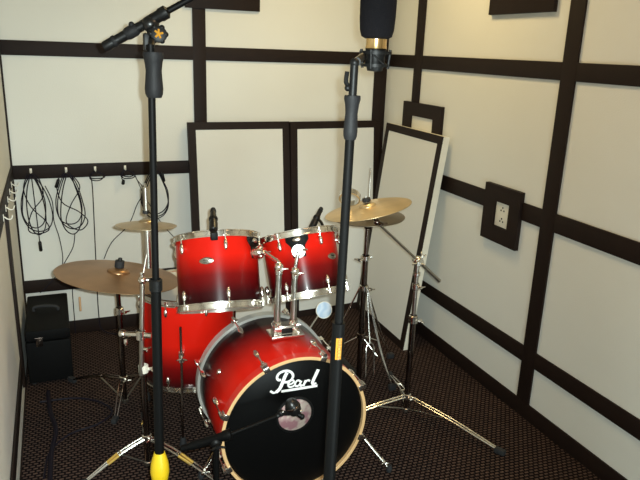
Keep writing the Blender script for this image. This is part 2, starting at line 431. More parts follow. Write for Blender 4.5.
# claws, tension rods and lugs
def bass_lug(ang, front):
    c, s = math.cos(ang), math.sin(ang); rad = V((c, 0, s)); tang = V((-s, 0, c))
    y0, dy = (YA, 1) if front else (YB, -1)
    o = V((BC.x, 0, BC.z))
    R3 = Matrix((tang, V((0, 1, 0)), rad)).transposed()
    mb = MB()
    cl = o + rad * 0.297 + V((0, y0 + dy * .014, 0))
    mb.box(cl, (0.026, 0.036, 0.008), R3, 0.002)
    mb.box(o + rad * 0.290 + V((0, y0 - dy * .0025, 0)), (0.024, 0.005, 0.020), R3, 0.0015)
    mb.rod(o + rad * .306 + V((0, y0 - dy * .004, 0)), o + rad * .306 + V((0, y0 + dy * .03, 0)), .0075, n=12)
    mb.rod(o + rad * .306 + V((0, y0 + dy * .0, 0)), o + rad * .306 + V((0, y0 + dy * .10, 0)), .0032, n=8)
    lug_c = o + rad * .300 + V((0, y0 + dy * .115, 0))
    mb.ball(lug_c, 0.017, (0.62, 1.7, 0.75), R3, 12)
    mb.rod(o + rad * .278 + V((0, y0 + dy * .115, 0)), lug_c, .009, n=10)
    return mb.build('tension_lug', M['chrome'] , bass)
for k in range(8):
    bass_lug(math.radians(25 + 45 * k), True); bass_lug(math.radians(25 + 45 * k), False)
# small vent and badge dots
MB().lathe([(0, .004), (.010, .004), (.012, 0)], (BC.x - .238, -1.60, BC.z + .149), V((-.85, 0, .53)), 16).build('air_vent', M['chrome'], bass)
# spurs
def spur(side, shell, foot):
    mb = MB(); shell, foot = V(shell), V(foot); d = (foot - shell).normalized()
    mb.rod(shell - d * .03, foot, 0.0075, n=12)
    o = mb.build('spur', M['chrome'], bass)
    mb = MB(); mb.box(shell + V((-side * .012, 0, 0)), (0.035, 0.05, 0.06), Matrix.Rotation(side * .3, 3, 'Y'), .006)
    wingnut(mb, shell + V((side * .012, -.03, 0)), (side, -.4, .3), .013); mb.build('spur_bracket', M['chrome'], o)
    mb = MB(); mb.rod(foot + V((0, 0, .001)) - d * .055, foot - d * .038, .011, n=12); wingnut(mb, foot - d * .045 + V((0, -.015, 0)), (0, -1, .2), .010); mb.build('spur_clamp', M['chrome'], o)
    mb = MB(); mb.lathe([(0, 0), (.010, .0), (.014, .012), (.010, .03), (0, .03)], V((foot.x, foot.y, 0.0005)), (-.0, 0, 1), 14); mb.build('rubber_foot', M['rubber'], o)
spur(-1, (0.738, -1.70, 0.215), (0.682, -1.605, 0.012))
spur(1, (1.270, -1.70, 0.235), (1.433, -1.821, 0.012))

# pillow inside the drum, seen through the port
mb = MB(); mb.ball((0.985, -1.655, 0.318), 1.0, (0.20, 0.10, 0.24), None, 32)
pil = mb.build('damping_pillow', M['pillow']); tag(pil, 'pale pink patterned pillow inside the bass drum, seen through its port', 'pillow')

# ---- tom-like drums, built in local space (axis = local Z, centre at mid height)
def drum_parts(t, r, h, mat, lug_angles, lug_len, badge=None, topm=None):
    hh = h / 2
    MB().lathe([(r - .008, -hh + .012), (r, -hh + .012), (r, hh - .012), (r - .008, hh - .012), (r - .008, -hh + .012)], n=64).build('shell', mat, t, origin=(0, 0, 0))
    for sgn, nm, hd in ((1, 'top_hoop', 'top_head'), (-1, 'bottom_hoop', 'bottom_head')):
        z = sgn * hh
        MB().lathe([(r + .004, z), (r + .0115, z - sgn * .001), (r + .0115, z - sgn * .004), (r + .008, z - sgn * .006), (r + .008, z - sgn * .022), (r + .0145, z - sgn * .024),
                    (r + .0145, z - sgn * .028), (r + .004, z - sgn * .028), (r + .003, z)], n=64).build(nm, M['chrome'], t, origin=(0, 0, 0))
        MB().lathe([(r + .004, z - sgn * .016), (r - .004, z - sgn * .010), (0, z - sgn * .011)], n=64).build(hd, M['headclear'], t, origin=(0, 0, 0))
    for a in lug_angles:
        rad = V((math.sin(a), -math.cos(a), 0)); tang = V((math.cos(a), math.sin(a), 0))
        R3 = Matrix((tang, rad, V((0, 0, 1)))).transposed()
        for sgn in (1, -1):
            mb = MB(); zc = sgn * (hh - .028 - lug_len * .75)
            c = rad * (r + .012) + V((0, 0, zc))
            mb.ball(c, 1.0, (.0085, .0095, lug_len * .55), R3, 12)
            mb.rod(rad * (r - .003) + V((0, 0, zc)), c, .007, n=8)
            mb.rod(c, rad * (r + .0155) + V((0, 0, sgn * (hh - .012))), .003, n=8)
            mb.rod(rad * (r + .0155) + V((0, 0, sgn * (hh - .020))), rad * (r + .0155) + V((0, 0, sgn * (hh - .005))), .0055, n=8)
            mb.box(rad * (r + .0125) + V((0, 0, sgn * (hh - .022))), (.016, .010, .006), R3, .001)
            mb.build('tension_lug', M['chrome'], t, origin=(0, 0, 0))
    if badge is not None:
        a, bz = badge; mb = MB(); m = 24; ring = []; ring2 = []
        for k in range(m):
            th = 2 * PI * k / m
            for lst, s_, off in ((ring, 1.0, .0012), (ring2, .82, .0030)):
                aa = a + s_ * .026 * math.cos(th) * (1 + .12 * math.cos(2 * th)) / r; zz = bz + s_ * .0135 * math.sin(th)
                lst.append(mb.bm.verts.new(((r + off) * math.sin(aa), -(r + off) * math.cos(aa), zz)))
        for k in range(m): mb.face((ring[k], ring[(k + 1) % m], ring2[(k + 1) % m], ring2[k]))
        mb.face(ring2)
        bo = mb.build('badge', M['steel'], t, origin=(0, 0, 0))
        mb = MB()
        def sp(u, v): aa = a + u / r; return V(((r + .0036) * math.sin(aa), -(r + .0036) * math.cos(aa), bz + v))
        mb.tube([sp(-.013, -.002), sp(-.008, .005), sp(-.004, .0), sp(0, .004), sp(.004, -.003), sp(.008, .003), sp(.013, .001)], .0009, n=5, smooth=4)
        mb.tube([sp(-.012, -.006), sp(.012, -.006)], .0008, n=5)
        mb.build('badge_script', M['black'], bo, origin=(0, 0, 0))
def axis_rot(n, spin=0):
    n = V(n).normalized(); q = V((0, 0, 1)).rotation_difference(n)
    return q.to_matrix() @ Matrix.Rotation(spin, 3, 'Z')
def mount_plate(t, r, a, h, zt):
    """black suspension plate on the shell with a chrome oval and bracket"""
    mb = MB(); A = []; m = 14; wid = .085 / r
    prof = [(1.0, zt + .0), (1.0, zt - .018), (.62, zt - .040), (.55, zt - .085)]
    rows = []
    for wf, z in prof:
        rows.append([mb.bm.verts.new(((r + .014) * math.sin(a + wid * wf * (k / m - .5)), -(r + .014) * math.cos(a + wid * wf * (k / m - .5)), z)) for k in range(m + 1)])
    for i in range(len(rows) - 1):
        for k in range(m): mb.face((rows[i][k], rows[i][k + 1], rows[i + 1][k + 1], rows[i + 1][k]))
    bmesh.ops.solidify(mb.bm, geom=mb.bm.faces[:], thickness=.005)
    pl = mb.build('mount_plate', M['black'], t, origin=(0, 0, 0))
    rad = V((math.sin(a), -math.cos(a), 0)); tang = V((math.cos(a), math.sin(a), 0)); R3 = Matrix((tang, rad, V((0, 0, 1)))).transposed()
    MB().ball(rad * (r + .017) + V((0, 0, zt - .014)), 1.0, (.017, .004, .009), R3, 16).build('oval_badge', M['steel'], pl, origin=(0, 0, 0))
    mb = MB(); c = rad * (r + .018) + V((0, 0, zt - .062))
    mb.rod(c - rad * .01, c + rad * .022, .026, n=20); mb.rod(c + rad * .015, c + rad * .040, .016, n=16)
    wingnut(mb, c + rad * .03 + tang * .022, tang, .011)
    for s_ in (-1, 1): mb.ball(c + rad * .023 + V((0, 0, s_ * .018)), .005)
    mb.build('bracket', M['chrome'], pl, origin=(0, 0, 0))
    return c + rad * .035

rotL = axis_rot((0.05, 0.42, 0.90)); cL = V((0.810, -1.406, 0.809))
tomL = thing('rack_tom', 'larger red fade rack tom on the left, mounted over the bass drum', 'drum', cL, 'rack toms', rot=rotL)
drum_parts(tomL, 0.165, 0.305, M['lac_tom'], [math.radians(-62 + 60 * k) for k in range(6)], .042, badge=(math.radians(-28), .035))
mL = mount_plate(tomL, 0.165, math.radians(43), .305, .124)
rotR = axis_rot((-0.055, 0.40, 0.90)); cR = V((1.152, -1.474, 0.833))
tomR = thing('rack_tom', 'smaller red fade rack tom on the right, mounted over the bass drum', 'drum', cR, 'rack toms', rot=rotR)
drum_parts(tomR, 0.152, 0.275, M['lac_tom'], [math.radians(12 + 60 * k) for k in range(6)], .038, badge=(math.radians(34), .012))
mR = mount_plate(tomR, 0.152, math.radians(-22), .275, .110)

# floor tom
FC = V((0.735, -1.115, 0.452)); FR = .205
ft = thing('floor_tom', 'big red floor tom standing on three legs behind the bass drum', 'drum', FC, rot=axis_rot((0, 0.0, 1)))
drum_parts(ft, FR, 0.43, M['lac_floor'], [math.radians(10 + 45 * k) for k in range(8)], .038)
def floor_leg(a):
    rad = V((math.sin(a), -math.cos(a), 0)); tang = V((math.cos(a), math.sin(a), 0)); R3 = Matrix((tang, rad, V((0, 0, 1)))).transposed()
    b = rad * (FR + .032); mb = MB()
    mb.tube([b + V((0, 0, .11)), b + V((0, 0, -.16)), b + rad * .022 + V((0, 0, -.22)), b + rad * .022 + V((0, 0, -FC.z + .012))], .0055, n=10)
    lg = mb.build('leg', M['dkchrome'], ft, origin=(0, 0, 0))
    mb = MB(); mb.box(rad * (FR + .014) + V((0, 0, -.03)), (.026, .030, .050), R3, .005); mb.rod(b + V((0, 0, -.052)), b + V((0, 0, -.008)), .012, n=12)
    wingnut(mb, b + rad * .014 + tang * .006 + V((0, 0, -.03)), rad, .013); mb.build('leg_bracket', M['chrome'], lg, origin=(0, 0, 0))
    mb = MB(); mb.lathe([(0, 0), (.014, 0), (.016, .01), (.010, .045), (0, .045)], b + rad * .022 + V((0, 0, -FC.z + .0008)), n=14); mb.build('rubber_foot', M['rubber'], lg, origin=(0, 0, 0))
for a in (-18, 102, 222): floor_leg(math.radians(a))

# tom holder on the bass drum
TP = V((1.023, -1.641, 0.612))
th = thing('tom_holder', 'chrome twin-post tom holder clamped on top of the bass drum', 'tom holder', TP)
mb = MB(); mb.box(TP + V((0, .01, .0)), (.135, .085, .014), None, .004); mb.box(TP + V((0, .012, .022)), (.105, .05, .036), None, .006)
for s_ in (-1, 1): mb.ball(TP + V((s_ * .045, -.022, .010)), .007)
mb.build('base_plate', M['chrome'], th)
MB().box(TP + V((0, -.0145, .020)), (.045, .004, .020), None, .001).build('plate_insert', M['black'], th)
def post(px_, top, to, nm='post'):
    a = V((px_, TP.y + .012, TP.z + .03)); b = V(top); mb = MB()
    mb.rod(a, b, .0125, n=16); p = mb.build(nm, M['steel'], th)
    mb = MB(); collar(mb, a + V((0, 0, .012)), (0, 0, 1), .014, .028); wingnut(mb, a + V((0, -.022, .012)), (0, -1, 0), .012); mb.build('collar', M['chrome'], p)
    mb = MB(); mb.ball(b, .020); mb.rod(b - V((0, 0, .028)), b + V((0, 0, .012)), .0155, n=16)
    mb.tube([b, b + V((0, -.002, .018)), V(to)], .0085, n=12); wingnut(mb, b + V((0, -.026, .0)), (0, -1, .2), .014)
    mb.build('ball_joint', M['chrome'], p)
wl = rotL @ mL + cL; wr = rotR @ mR + cR
post(TP.x - .034, (TP.x - .030, TP.y + .012, 0.892), wl)
post(TP.x + .034, (TP.x + .036, TP.y + .012, 0.868), wr)

# ------------------------------------------------------------------ cymbals (own objects, local Z = axis)
def cymbal(name, label, cat, c, n, r, mat, bell=.22, drop=.10, group=None, flip=False, th_=.0015):
    pr = []; s_ = -1 if flip else 1
    rb = r * bell; hb = rb * .42; k1 = 8
    for k in range(k1 + 1):
        u = k / k1; pr.append((rb * math.sin(u * PI / 2), hb * math.cos(u * PI / 2) * .95 + .0))
    for k in range(1, 15):
        u = k / 14; rr = rb + (r - rb) * u; pr.append((rr, -drop * r * (u ** 1.35)))
    prof = [(max(a, .004), s_ * b) for a, b in pr] + [(a, s_ * b - th_) for a, b in reversed([(max(a, .004), b) for a, b in pr])]
    o = MB().lathe(prof + [prof[0]], n=72).build(name, mat, None, origin=(0, 0, 0))
    q = axis_rot(n); o.rotation_euler = q.to_euler(); o.location = V(c)
    return tag(o, label, cat, group)

CR = V((0.441, -1.165, 0.770)); nR = V((0.16, 0.05, 1)).normalized()
cymbal('ride_cymbal', 'large dark bronze ride cymbal at the left with black felt on top', 'cymbal', CR, nR, .254, M['bronze'], bell=.19, drop=.07)
CS = V((0.534, -1.40, 1.042)); nS = V((0.06, 0.11, 1)).normalized()
cymbal('splash_cymbal', 'small bronze splash cymbal above the ride cymbal', 'cymbal', CS, nS, .114, M['bronzetan'], bell=.26, drop=.12)
CC = V((1.448, -1.451, 1.063)); nC = V((-0.205, 0.12, 1)).normalized()
cymbal('crash_cymbal', 'bright bronze crash cymbal tilted above the hi-hat', 'cymbal', CC, nC, .187, M['bronzelt'], bell=.20, drop=.07)
CH = V((1.632, -1.105, 0.926)); nH = V((-0.05, 0.02, 1)).normalized()
cymbal('hi_hat_cymbal', 'dull grey-bronze upper hi-hat cymbal just under the crash cymbal', 'cymbal', CH + nH * .006, nH, .178, M['bronzegy'], bell=.22, drop=.09, group='hi-hat cymbals')
cymbal('hi_hat_cymbal', 'lower hi-hat cymbal facing up beneath the upper hi-hat cymbal', 'cymbal', CH - nH * .028, nH, .178, M['bronzegy'], bell=.22, drop=.09, group='hi-hat cymbals', flip=True)

# ------------------------------------------------------------------ stands
def tripod(t, top, low, feet, mat=None, sleeves=False, knee=.45):
    """double braced legs from hub `top`; each leg own part with its brace and foot"""
    top, low = V(top), V(low); mat = mat or M['chrome']
    for i, f in enumerate(feet):
        f = V(f); out = V((f.x - top.x, f.y - top.y, 0)); L_ = out.length; out.normalize(); side = V((-out.y, out.x, 0))
        fp = V((f.x, f.y, .022)); mb = MB()
        kn = top + out * L_ * knee + V((0, 0, (fp.z - top.z) * knee * .72))
        for s_ in (-1, 1):
            mb.tube([top + side * s_ * .010 + out * .012, kn + side * s_ * .010, fp + side * s_ * .006], .0042, n=8, smooth=5)
        for q in (.45, .98): mb.rod(top.lerp(kn, q) + side * .012, top.lerp(kn, q) - side * .012, .005, n=8)
        lg = mb.build('leg', mat, t)
        mb = MB()
        mb.tube([low + out * .014 + V((0, 0, .008)), kn - V((0, 0, .004))], .0035, n=8)
        mb.build('brace', M['steel'], lg)
        if sleeves:
            mb = MB(); a = top.lerp(kn, .55); 
            for s_ in (-1, 1): mb.rod(kn.lerp(fp, .04) + side * s_ * .009, kn.lerp(fp, .36) + side * s_ * .007, .0062, n=10)
            mb.build('sleeve', M['brass'], lg)
        mb = MB(); d = (fp - kn).normalized()
        mb.box(fp + out * .012 + V((0, 0, -.006)), (.050, .024, .026), Matrix((out, side, V((0, 0, 1)))).transposed(), .007)
        mb.build('rubber_foot', M['rubber'], lg)
    mb = MB(); collar(mb, top, (0, 0, 1), .016, .03); wingnut(mb, top + V((.01, -.022, 0)), (.3, -1, 0), .012); mb.build('upper_hub', M['chrome'], t)
    mb = MB(); collar(mb, low, (0, 0, 1), .013, .02); mb.build('lower_hub', M['steel'], t)

# A : splash stand
ax_, ay_ = 0.492, -1.45
sa = thing('cymbal_stand', 'chrome double-braced cymbal stand holding the splash cymbal at front left', 'cymbal stand', (ax_, ay_, 0))
MB().rod((ax_, ay_, .004), (ax_, ay_, .455), .0125, n=16).build('lower_tube', M['dkchrome'], sa)
MB().rod((ax_ - .010, ay_ - .01, .43), (ax_ + .012, ay_ + .01, .815), .0098, n=16).build('upper_tube', M['steel'], sa)
mb = MB(); collar(mb, (ax_, ay_, .452), (0, 0, 1), .0155, .035); wingnut(mb, (ax_ + .025, ay_ - .01, .452), (1, -.3, 0), .012); mb.build('collar', M['whiteplastic'], sa)
mb = MB(); collar(mb, (ax_ - .004, ay_, .60), (0, 0, 1), .015, .04); mb.rod((ax_ - .07, ay_ + .03, .60), (ax_ + .035, ay_ - .02, .60), .011, n=14); mb.ball((ax_ - .07, ay_ + .03, .60), .017); wingnut(mb, (ax_ - .06, ay_ + .03, .565), (0, -.3, -1), .013); wingnut(mb, (ax_ + .01, ay_ - .02, .545), (1, -.5, 0), .012)
mb.build('multi_clamp', M['chrome'], sa)
mb = MB(); tp = V((ax_ + .012, ay_ + .01, .822)); mb.ball(tp, .016); mb.rod(tp - V((.014, 0, 0)), tp + V((.040, 0, .0)), .008, n=12); mb.rod(tp, tp + V((0, 0, .03)), .008, n=12); mb.build('tilter', M['chrome'], sa)
mb = MB(); mb.rod(tp + V((.004, 0, .02)), CS - V((0, 0, .11)), .0035, n=8); mb.rod(CS - V((0, 0, .12)), CS + V((0, 0, .150)), .0035, n=8)
mb.build('rod', M['steel'], sa)
mb = MB(); mb.rod(CS - V((0, 0, .185)), CS - V((0, 0, .028)), .0125, n=16); mb.rod(CS + V((0, 0, .045)), CS + V((0, 0, .135)), .0095, n=14)
mb.build('sleeve', M['steel'], sa)
mb = MB(); mb.lathe([(0, -.030), (.022, -.028), (.025, -.010), (.012, -.004), (0, -.004)], CS, n=20); mb.build('cymbal_seat', M['rubber'], sa)
mb = MB(); mb.lathe([(0, .033), (.013, .034), (.013, .045), (0, .045)], CS, n=20); mb.build('felt', M['rubber'], sa)
tripod(sa, (ax_, ay_, .138), (ax_, ay_, .016), ((0.244, -1.500, -0.000), (0.736, -1.674, 0.000), (0.52, -1.10, 0)), sleeves=True)

# B : ride stand
bx_, by_ = 0.452, -0.94
sb = thing('cymbal_stand', 'darker chrome cymbal stand holding the large ride cymbal, beside the floor tom', 'cymbal stand', (bx_, by_, 0))
MB().rod((bx_, by_, .03), (bx_, by_, .50), .0125, n=16).build('lower_tube', M['dkchrome'], sb)
MB().rod((bx_, by_, .50), (bx_ - .005, by_ - .03, .64), .0100, n=16).build('upper_tube', M['dkchrome'], sb)
mb = MB(); collar(mb, (bx_, by_, .50), (0, 0, 1), .0155, .035); wingnut(mb, (bx_ + .02, by_ - .02, .50), (1, -1, 0), .013)
mb.build('collar', M['chrome'], sb)
mb = MB(); p0 = V((bx_ - .005, by_ - .03, .645)); mb.ball(p0, .020); mb.rod(p0 - V((.02, 0, 0)), p0 + V((.045, -.01, 0)), .015, n=14); wingnut(mb, p0 + V((.0, -.03, -.015)), (0, -1, 0), .015); wingnut(mb, p0 + V((.05, -.01, .0)), (1, 0, .3), .013); mb.build('tilter', M['chrome'], sb)
mb = MB(); mb.tube([p0, CR - nR * .05, CR + nR * .055], .0045, n=10); mb.build('rod', M['steel'], sb)
mb = MB(); mb.lathe([(0, .018), (.019, .019), (.020, .030), (.019, .048), (0, .049)], CR, nR, 20); mb.build('felt', M['rubber'], sb)
mb = MB(); mb.lathe([(0, .049), (.009, .050), (.008, .060), (0, .062)], CR, nR, 16); mb.build('wing_nut', M['gloss'], sb)
tripod(sb, (bx_, by_, .15), (bx_, by_, .03), ((0.230, -0.630, -0.000), (0.399, -1.061, 0.000), (0.66, -0.75, 0)), mat=M['dkchrome'])

# C : boom stand for the crash
cx_, cy_ = 1.732, -1.432
sc_ = thing('cymbal_stand', 'chrome boom cymbal stand on the right with wide low tripod, carrying the crash', 'cymbal stand', (cx_, cy_, 0))
MB().rod((cx_, cy_, .004), (cx_, cy_, .50), .0135, n=16).build('lower_tube', M['dkchrome'], sc_)
MB().rod((cx_, cy_, .50), (cx_, cy_, .765), .0100, n=16).build('upper_tube', M['steel'], sc_)
mb = MB(); collar(mb, (cx_, cy_, .495), (0, 0, 1), .017, .04); wingnut(mb, (cx_ + .03, cy_ - .01, .485), (1, -.3, 0), .014); mb.build('collar', M['chrome'], sc_)
mb = MB(); collar(mb, (cx_, cy_, .66), (0, 0, 1), .0135, .03); wingnut(mb, (cx_ + .012, cy_ - .02, .66), (.5, -1, 0), .012); mb.build('memory_lock', M['chrome'], sc_)
mb = MB(); collar(mb, (cx_, cy_, .72), (0, 0, 1), .013, .02); mb.build('tube_cap', M['chrome'], sc_)
bt = V((cx_, cy_, .785)); bu = V((1.496, -1.455, 0.990)); bd = (bu - bt).normalized()
mb = MB(); mb.ball(bt, .023); mb.rod(bt - V((0, .028, 0)), bt + V((0, .028, 0)), .015, n=16); wingnut(mb, bt + V((-.018, -.034, 0)), (-.5, -1, 0), .016); wingnut(mb, bt + V((.02, .0, .02)), (.5, 0, 1), .012); mb.build('boom_tilter', M['chrome'], sc_)
lowe = bt - bd * .175
mb = MB(); mb.rod(bt - bd * .02, lowe, .0085, n=14); mb.ball(lowe, .0095); mb.rod(bt, bu, .0055, n=12); mb.build('boom_arm', M['steel'], sc_)
mb = MB(); mb.ball(bu, .014); wingnut(mb, bu + V((.012, -.018, -.004)), (.5, -1, 0), .014); mb.rod(bu, CC - nC * .03, .006, n=10); mb.build('arm_tilter', M['dkchrome'], sc_)
mb = MB(); mb.rod(CC - nC * .045, CC + nC * .045, .0040, n=10); mb.build('rod', M['steel'], sc_)
mb = MB(); mb.lathe([(0, .018), (.017, .019), (.019, .026), (.017, .035), (0, .036)], CC, nC, 20); mb.build('felt', M['rubber'], sc_)
tripod(sc_, (cx_, cy_, .088), (cx_, cy_, .014), ((1.953, -1.866, 0.000), (1.820, -1.117, 0.000), (1.40, -1.42, 0)), knee=.5)

# D : hi-hat stand
hx_, hy_ = 1.630, -1.105
sd = thing('hi_hat_stand', 'hi-hat stand with thin upright pull rod, chrome legs and pedal fork', 'hi-hat stand', (hx_, hy_, 0))
MB().rod((hx_, hy_, .02), (hx_, hy_, .715), .0145, n=16).build('lower_tube', M['dkchrome'], sd)
MB().rod((hx_, hy_, .715), (hx_, hy_, .885), .0105, n=16).build('upper_tube', M['dkchrome'], sd)
mb = MB(); collar(mb, (hx_, hy_, .705), (0, 0, 1), .019, .028); wingnut(mb, (hx_ - .032, hy_ - .01, .70), (-1, -.3, 0), .016); mb.rod((hx_, hy_, .705), (hx_ + .03, hy_ - .01, .71), .006); mb.build('collar', M['chrome'], sd)
MB().rod((hx_, hy_, .87), (hx_, hy_, 1.160), .0036, n=8).build('pull_rod', M['steel'], sd)
mb = MB(); mb.lathe([(0, .025), (.016, .026), (.018, .045), (.010, .05), (.010, .065), (0, .066)], CH, nH, 16); mb.build('clutch', M['black'], sd)
mb = MB(); mb.lathe([(0, -.07), (.020, -.068), (.030, -.052), (.012, -.048), (0, -.048)], CH, nH, 18); mb.build('seat_cup', M['dkchrome'], sd)
mb = MB(); collar(mb, (hx_, hy_, .545), (0, 0, 1), .019, .03); wingnut(mb, (hx_ + .02, hy_ - .03, .545), (.4, -1, 0), .013); mb.build('leg_hub', M['chrome'], sd)
mb = MB(); collar(mb, (hx_, hy_, .28), (0, 0, 1), .018, .03); wingnut(mb, (hx_ + .005, hy_ - .03, .28), (.1, -1, 0), .014); mb.build('lower_hub', M['dkchrome'], sd)
for f in ((1.933, -0.895, 0.000), (1.42, -0.93, 0), (1.77, -1.22, 0)):
    f = V(f); q = V((f.x, f.y, .02)); o = V((f.x - hx_, f.y - hy_, 0)).normalized(); sd_ = V((-o.y, o.x, 0)); mb = MB()
    for s_ in (-1, 1):
        mb.tube([V((hx_, hy_, .545)) + o * .02 + sd_ * s_ * .009, V((hx_, hy_, .36)).lerp(q, .55) + sd_ * s_ * .009 + V((0, 0, .06)), q], .0038, n=8, smooth=4)
    mb.rod(V((hx_, hy_, .28)), V((hx_, hy_, .34)).lerp(q, .5), .004, n=8)
    lg = mb.build('leg', M['chrome'], sd)
    MB().box(q + V((0, 0, -.004)), (.040, .030, .030), None, .008).build('rubber_foot', M['rubber'], lg)
fk = V((1.650, -1.170, 0.263))
mb = MB()
mb.tube([V((hx_ + .012, hy_ - .02, .53)), V((hx_ + .016, hy_ - .045, .36)), fk], .004, n=8, smooth=4)
for s_ in (-1, 1): mb.tube([fk, fk + V((s_ * .017, 0, -.012)), fk + V((s_ * .023, -.008, -.05)), V((fk.x + s_ * .024, fk.y - .02, max(fk.z - .175, .03)))], .0042, n=8, smooth=5)
mb.build('pedal_fork', M['chrome'], sd)
mb = MB(); mb.box((hx_ - .01, hy_ + .14, .02), (.08, .24, .012), None, .004); mb.build('pedal', M['black'], sd)

# chrome rimmed disc behind the crash
TB = V((1.540, -1.080, 0.990))
mb = MB(); mb.lathe([(.040, -.014), (.046, -.012), (.046, .012), (.040, .014), (.040, -.014)], (0, 0, 0), (.35, .6, .55), 32)
t_ = mb.build('jingle_ring', M['chrome'], None, origin=(0, 0, 0)); t_.location = CC + nC * .028 + V((-.062, .035, .006)); tag(t_, 'small chrome-rimmed ring resting on the crash cymbal beside its felt', 'ring')

# ------------------------------------------------------------------ microphone stands
def foot_legs(t, hub, ang0, spread=.42):
    hub = V(hub)
    for k in range(3):
        a = ang0 + k * 2 * PI / 3; o = V((math.cos(a), math.sin(a), 0)); f = V((hub.x + o.x * spread, hub.y + o.y * spread, .018))
        lg = MB().tube([hub + o * .022 - V((0, 0, .012)), f], .0095, n=12).build('leg', M['tube'], t)
        MB().tube([V((hub.x, hub.y, max(.12, hub.z - .32))) + o * .015, hub.lerp(f, .55)], .005, n=8).build('brace', M['tube'], lg)
        MB().lathe([(0, 0), (.015, 0), (.017, .012), (.011, .035), (0, .036)], (f.x, f.y, .0008), (0, 0, 1), 14).build('rubber_foot', M['rubber'], lg)
def grip_shape(c, d, L_, r):
    return MB().lathe([(0, -L_ / 2), (r * .78, -L_ / 2), (r * .95, -L_ * .42), (r * 1.0, -L_ * .3), (r * .92, -L_ * .1), (r * .86, L_ * .1), (r * .98, L_ * .3), (r * 1.15, L_ * .42), (r * 1.1, L_ / 2), (0, L_ / 2)], c, d, 20)

# left stand
lx, ly = (0.455, -2.189, 1.079)[:2]; lx -= .019
lt = thing('microphone_stand', 'black boom microphone stand with yellow hub standing in the left foreground', 'mic stand', (lx, ly, 0))
ztop = (0.495, -2.013, 1.675)[2]; zgr = (0.486, -2.045, 1.565)[2]; zcl = (0.457, -2.190, 1.079)[2]; zhub = (0.432, -2.273, 0.509)[2]
MB().rod((lx, ly, zcl), (lx, ly, ztop + .02), .0092, n=16).build('upper_tube', M['tube'], lt)
MB().rod((lx, ly, .16), (lx, ly, zcl + .012), .0137, n=20).build('lower_tube', M['tube'], lt)
mb = MB(); collar(mb, (lx, ly, zcl), (0, 0, 1), .0140, .035); mb.build('clutch', M['black'], lt)
grip_shape((lx + .006, ly, (ztop + zgr) / 2 + .004), (0, 0, 1), (ztop - zgr) * .98, .0225).build('grip', M['grip'], lt)
mb = MB(); mb.lathe([(0, .055), (.015, .055), (.019, .042), (.025, .020), (.0275, -.008), (.024, -.034), (.016, -.05), (0, -.052)], (lx, ly, zhub), (0, 0, 1), 20); mb.build('leg_hub', M['yellow'], lt)
foot_legs(lt, (lx, ly, zhub - .055), math.radians(200))
PRE = V((ztop * .017, 0, 0)); sw = V((0.495, -2.001, 1.713)) - PRE; e0 = V((0.374, -1.961, 1.681)) - PRE; e1 = V((0.535, -1.996, 1.781)) - PRE; e2 = V((0.662, -2.024, 1.858)) - PRE
mb = MB(); mb.rod((lx, ly, ztop), sw, .0085, n=12); mb.box(sw + V((-.012, 0, -.012)), (.022, .03, .045), None, .005); mb.build('swivel', M['black'], lt)
mb = MB(); bo = V((0.493, -1.989, 1.747)) - PRE; mb.ball(bo, .022, (1.1, .9, 1)); mb.tube([sw, bo], .012); mb.build('boom_joint', M['gloss'], lt)
mb = MB(); kc = V((0.507, -2.037, 1.721)) - PRE
mb.lathe([(0, 0), (.021, 0), (.022, .004), (.021, .012), (.016, .014), (0, .014)], kc, (-.15, -.95, .1), 24)
for k in range(6):
    a = k * PI / 3; x, y, _ = frame_of((-.15, -.95, .1)); mb.ball(kc + (x * math.cos(a) + y * math.sin(a)) * .019 + V((-.002, -.006, .001)), .0075)
kb = mb.build('knob', M['black'], lt)
mb = MB(); x, y, z = frame_of((-.15, -.95, .1)); kk = kc + z * .0155
for a in (.8, 2.0, 3.4, 4.7, 5.6): mb.tube([kk, kk + (x * math.cos(a) + y * math.sin(a)) * .012], .003, n=6)
mb.build('knob_emblem', M['amber'], kb)
bd2 = (e1 - e0).normalized()
mb = MB(); mb.lathe([(0, 0), (.013, .0), (.0145, .006), (.0145, .03), (.013, .034), (.0135, .05), (.0135, .13), (.0155, .14), (.0155, .17), (.018, .175), (.018, (e1 - e0).length), (.009, (e1 - e0).length + .006), (0, (e1 - e0).length + .006)], e0, bd2, 24)
mb.build('boom_sleeve', M['black'], lt)
mb = MB(); mb.lathe([(.0150, .028), (.0158, .030), (.0158, .036), (.0150, .038)], e0, bd2, 24); c0 = e0 + bd2 * .085; mb.lathe([(.0140, -.018), (.0168, -.011), (.0168, .011), (.0140, .018)], c0, bd2, 24); mb.ball(c0 + V((0, -.004, .018)), .008); mb.build('boom_ring', M['grip'], lt)
MB().rod(e1, e2, .0085, n=14).build('boom_rod', M['tube'], lt)
LEAN = .017; lt.rotation_euler = (0, LEAN, 0)

